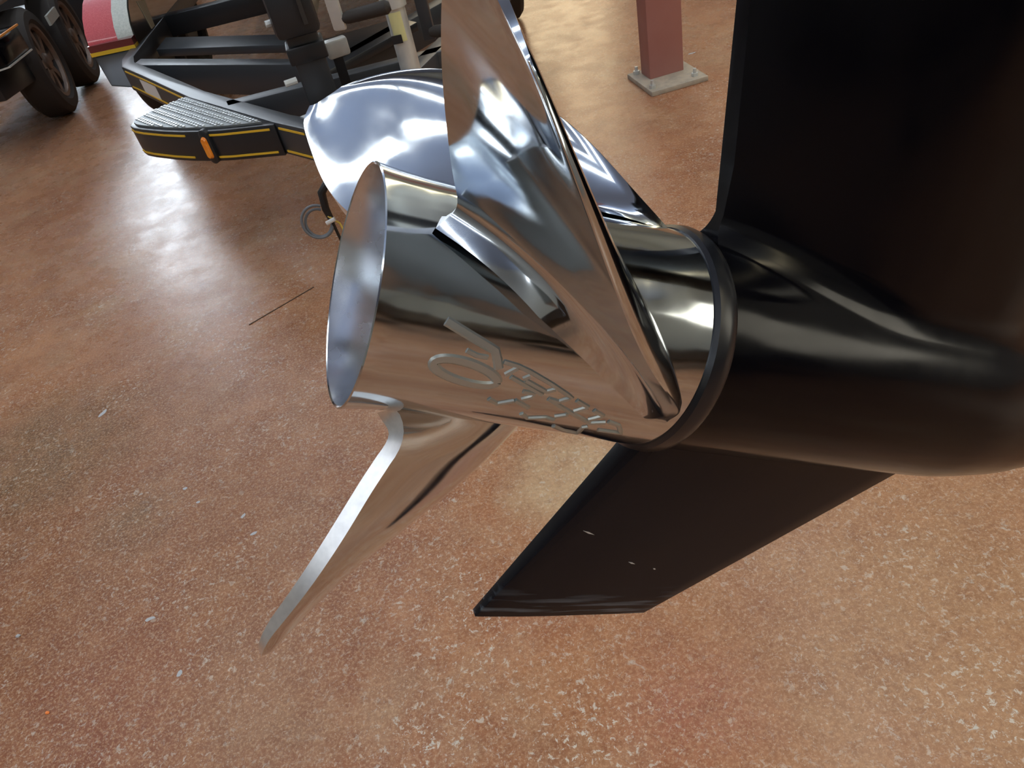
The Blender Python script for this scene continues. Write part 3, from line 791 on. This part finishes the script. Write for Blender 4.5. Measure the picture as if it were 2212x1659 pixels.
obj('side_lamp', MB().tube([(-2.33, 6.62, .50), (-2.27, 6.62, .49)], .03, 14), 'white', t2)
obj('tail_lamp', MB().box((-2.30, 6.60, .36), (-2.27, 6.64, .43)), 'red', t2)

# ---------------------------------------------------------------- dark trailer further back, unseen hull added behind the viewer to darken the chrome
t3 = thing('utility_trailer', 'low dark trailer end with a red marker, behind the tandem wheels', 'trailer', (-2.45, 8.0, 0))
obj('rear_beam', MB().box((-4.2, 7.6, .16), (-2.05, 7.72, .60)), 'black_metal', t3, bevel=.01)
obj('deck', MB().box((-4.18, 7.72, .50), (-2.07, 9.6, .58)), 'black_metal', t3, bevel=.01)
obj('side_lamp', MB().tube([(-2.62, 7.585, .50), (-2.52, 7.585, .49)], .032, 12), 'galv', t3)
obj('marker', MB().box((-2.50, 7.585, .36), (-2.46, 7.60, .46)), 'red', t3)
for xx in (-4.05, -2.20): obj('tyre', MB().lathe([(-.08, .12), (-.09, .2), (-.06, .265), (.06, .265), (.09, .2), (.08, .12)], 32, 'x', (xx, 8.6, .265), closed=True), 'rubber', t3)
b3 = thing('boat', 'unseen dark boat hull on a cradle, added behind the camera to darken reflections', 'boat', (3.0, -3.9, 0))
q = MB(); NS = 12
for i in range(NS):
    u = i / (NS - 1); x = .2 + 5.6 * u; bw = .95 * (1 - (1 - u) ** 2.4) + .02; kz = .22 + .45 * (1 - u) ** 3; cz = .45 + .5 * (1 - u) ** 2.2
    for dy, z in ((-bw * 1.08, 1.15), (-bw, cz), (0, kz), (bw, cz), (bw * 1.08, 1.15)): q.v.append((x, -3.9 + dy, z))
for i in range(NS - 1):
    for k in range(5): q.f.append((5 * i + k, 5 * i + (k + 1) % 5, 5 * i + 5 + (k + 1) % 5, 5 * i + 5 + k))
q.f += [tuple(range(5)), tuple(5 * (NS - 1) + k for k in range(5))]
obj('hull', q, 'hull', b3, sharp=25)
for xx in (2.2, 4.8):
    obj('cradle', MB().box((xx, -4.4, 0), (xx + .1, -3.4, .24)), 'black_metal', b3)

# ---------------------------------------------------------------- small debris on the floor
def bit(name, x, y, sz, mt, label, cat):
    q = MB(); n_ = 7; rs = [sz * random.uniform(.7, 1.1) for _ in range(n_)]
    for z, s_ in ((0, .8), (sz * .35, 1.), (sz * .75, .55)):
        for k in range(n_): q.v.append((x + rs[k] * s_ * math.cos(2 * PI * k / n_), y + rs[k] * s_ * .75 * math.sin(2 * PI * k / n_), z))
    for i in range(2):
        for k in range(n_): q.f.append((i * n_ + k, i * n_ + (k + 1) % n_, (i + 1) * n_ + (k + 1) % n_, (i + 1) * n_ + k))
    q.f += [tuple(range(n_ - 1, -1, -1)), tuple(2 * n_ + k for k in range(n_))]
    tag(obj(name, q, mt, sharp=20), label, cat)


bit('pebble', -1.229, 1.112, .007, 'pebble', 'small grey pebble on the brown floor at the lower left', 'pebble')
bit('plastic_chip', -1.088, .895, .006, 'chip', 'tiny orange plastic chip on the brown floor', 'chip')


def fleck(x, y, a, b, rot):
    q = MB(); pts = []
    for k in range(9):
        t = 2 * PI * k / 9; s_ = random.uniform(.65, 1.1); u, v = a * s_ * math.cos(t), b * s_ * math.sin(t)
        pts.append((x + u * math.cos(rot) - v * math.sin(rot), y + u * math.sin(rot) + v * math.cos(rot)))
    q.prism(pts, -.002, .0006); obj('worn_fleck', q, 'pebble', fl)


for a_ in ((-.91, 1.069, .014, .005, .2), (-.905, 1.466, .008, .006, 0), (-.693, 1.247, .010, .006, .4), (-.812, .911, .009, .006, 1.), (-.728, 1.313, .009, .005, 1.2), (-.859, 1.402, .006, .004, 0), (1.266, 3.709, .022, .008, .1), (1.51, 3.756, .02, .008, .1), (-1.25, 1.9, .02, .008, 1.)): fleck(*a_)
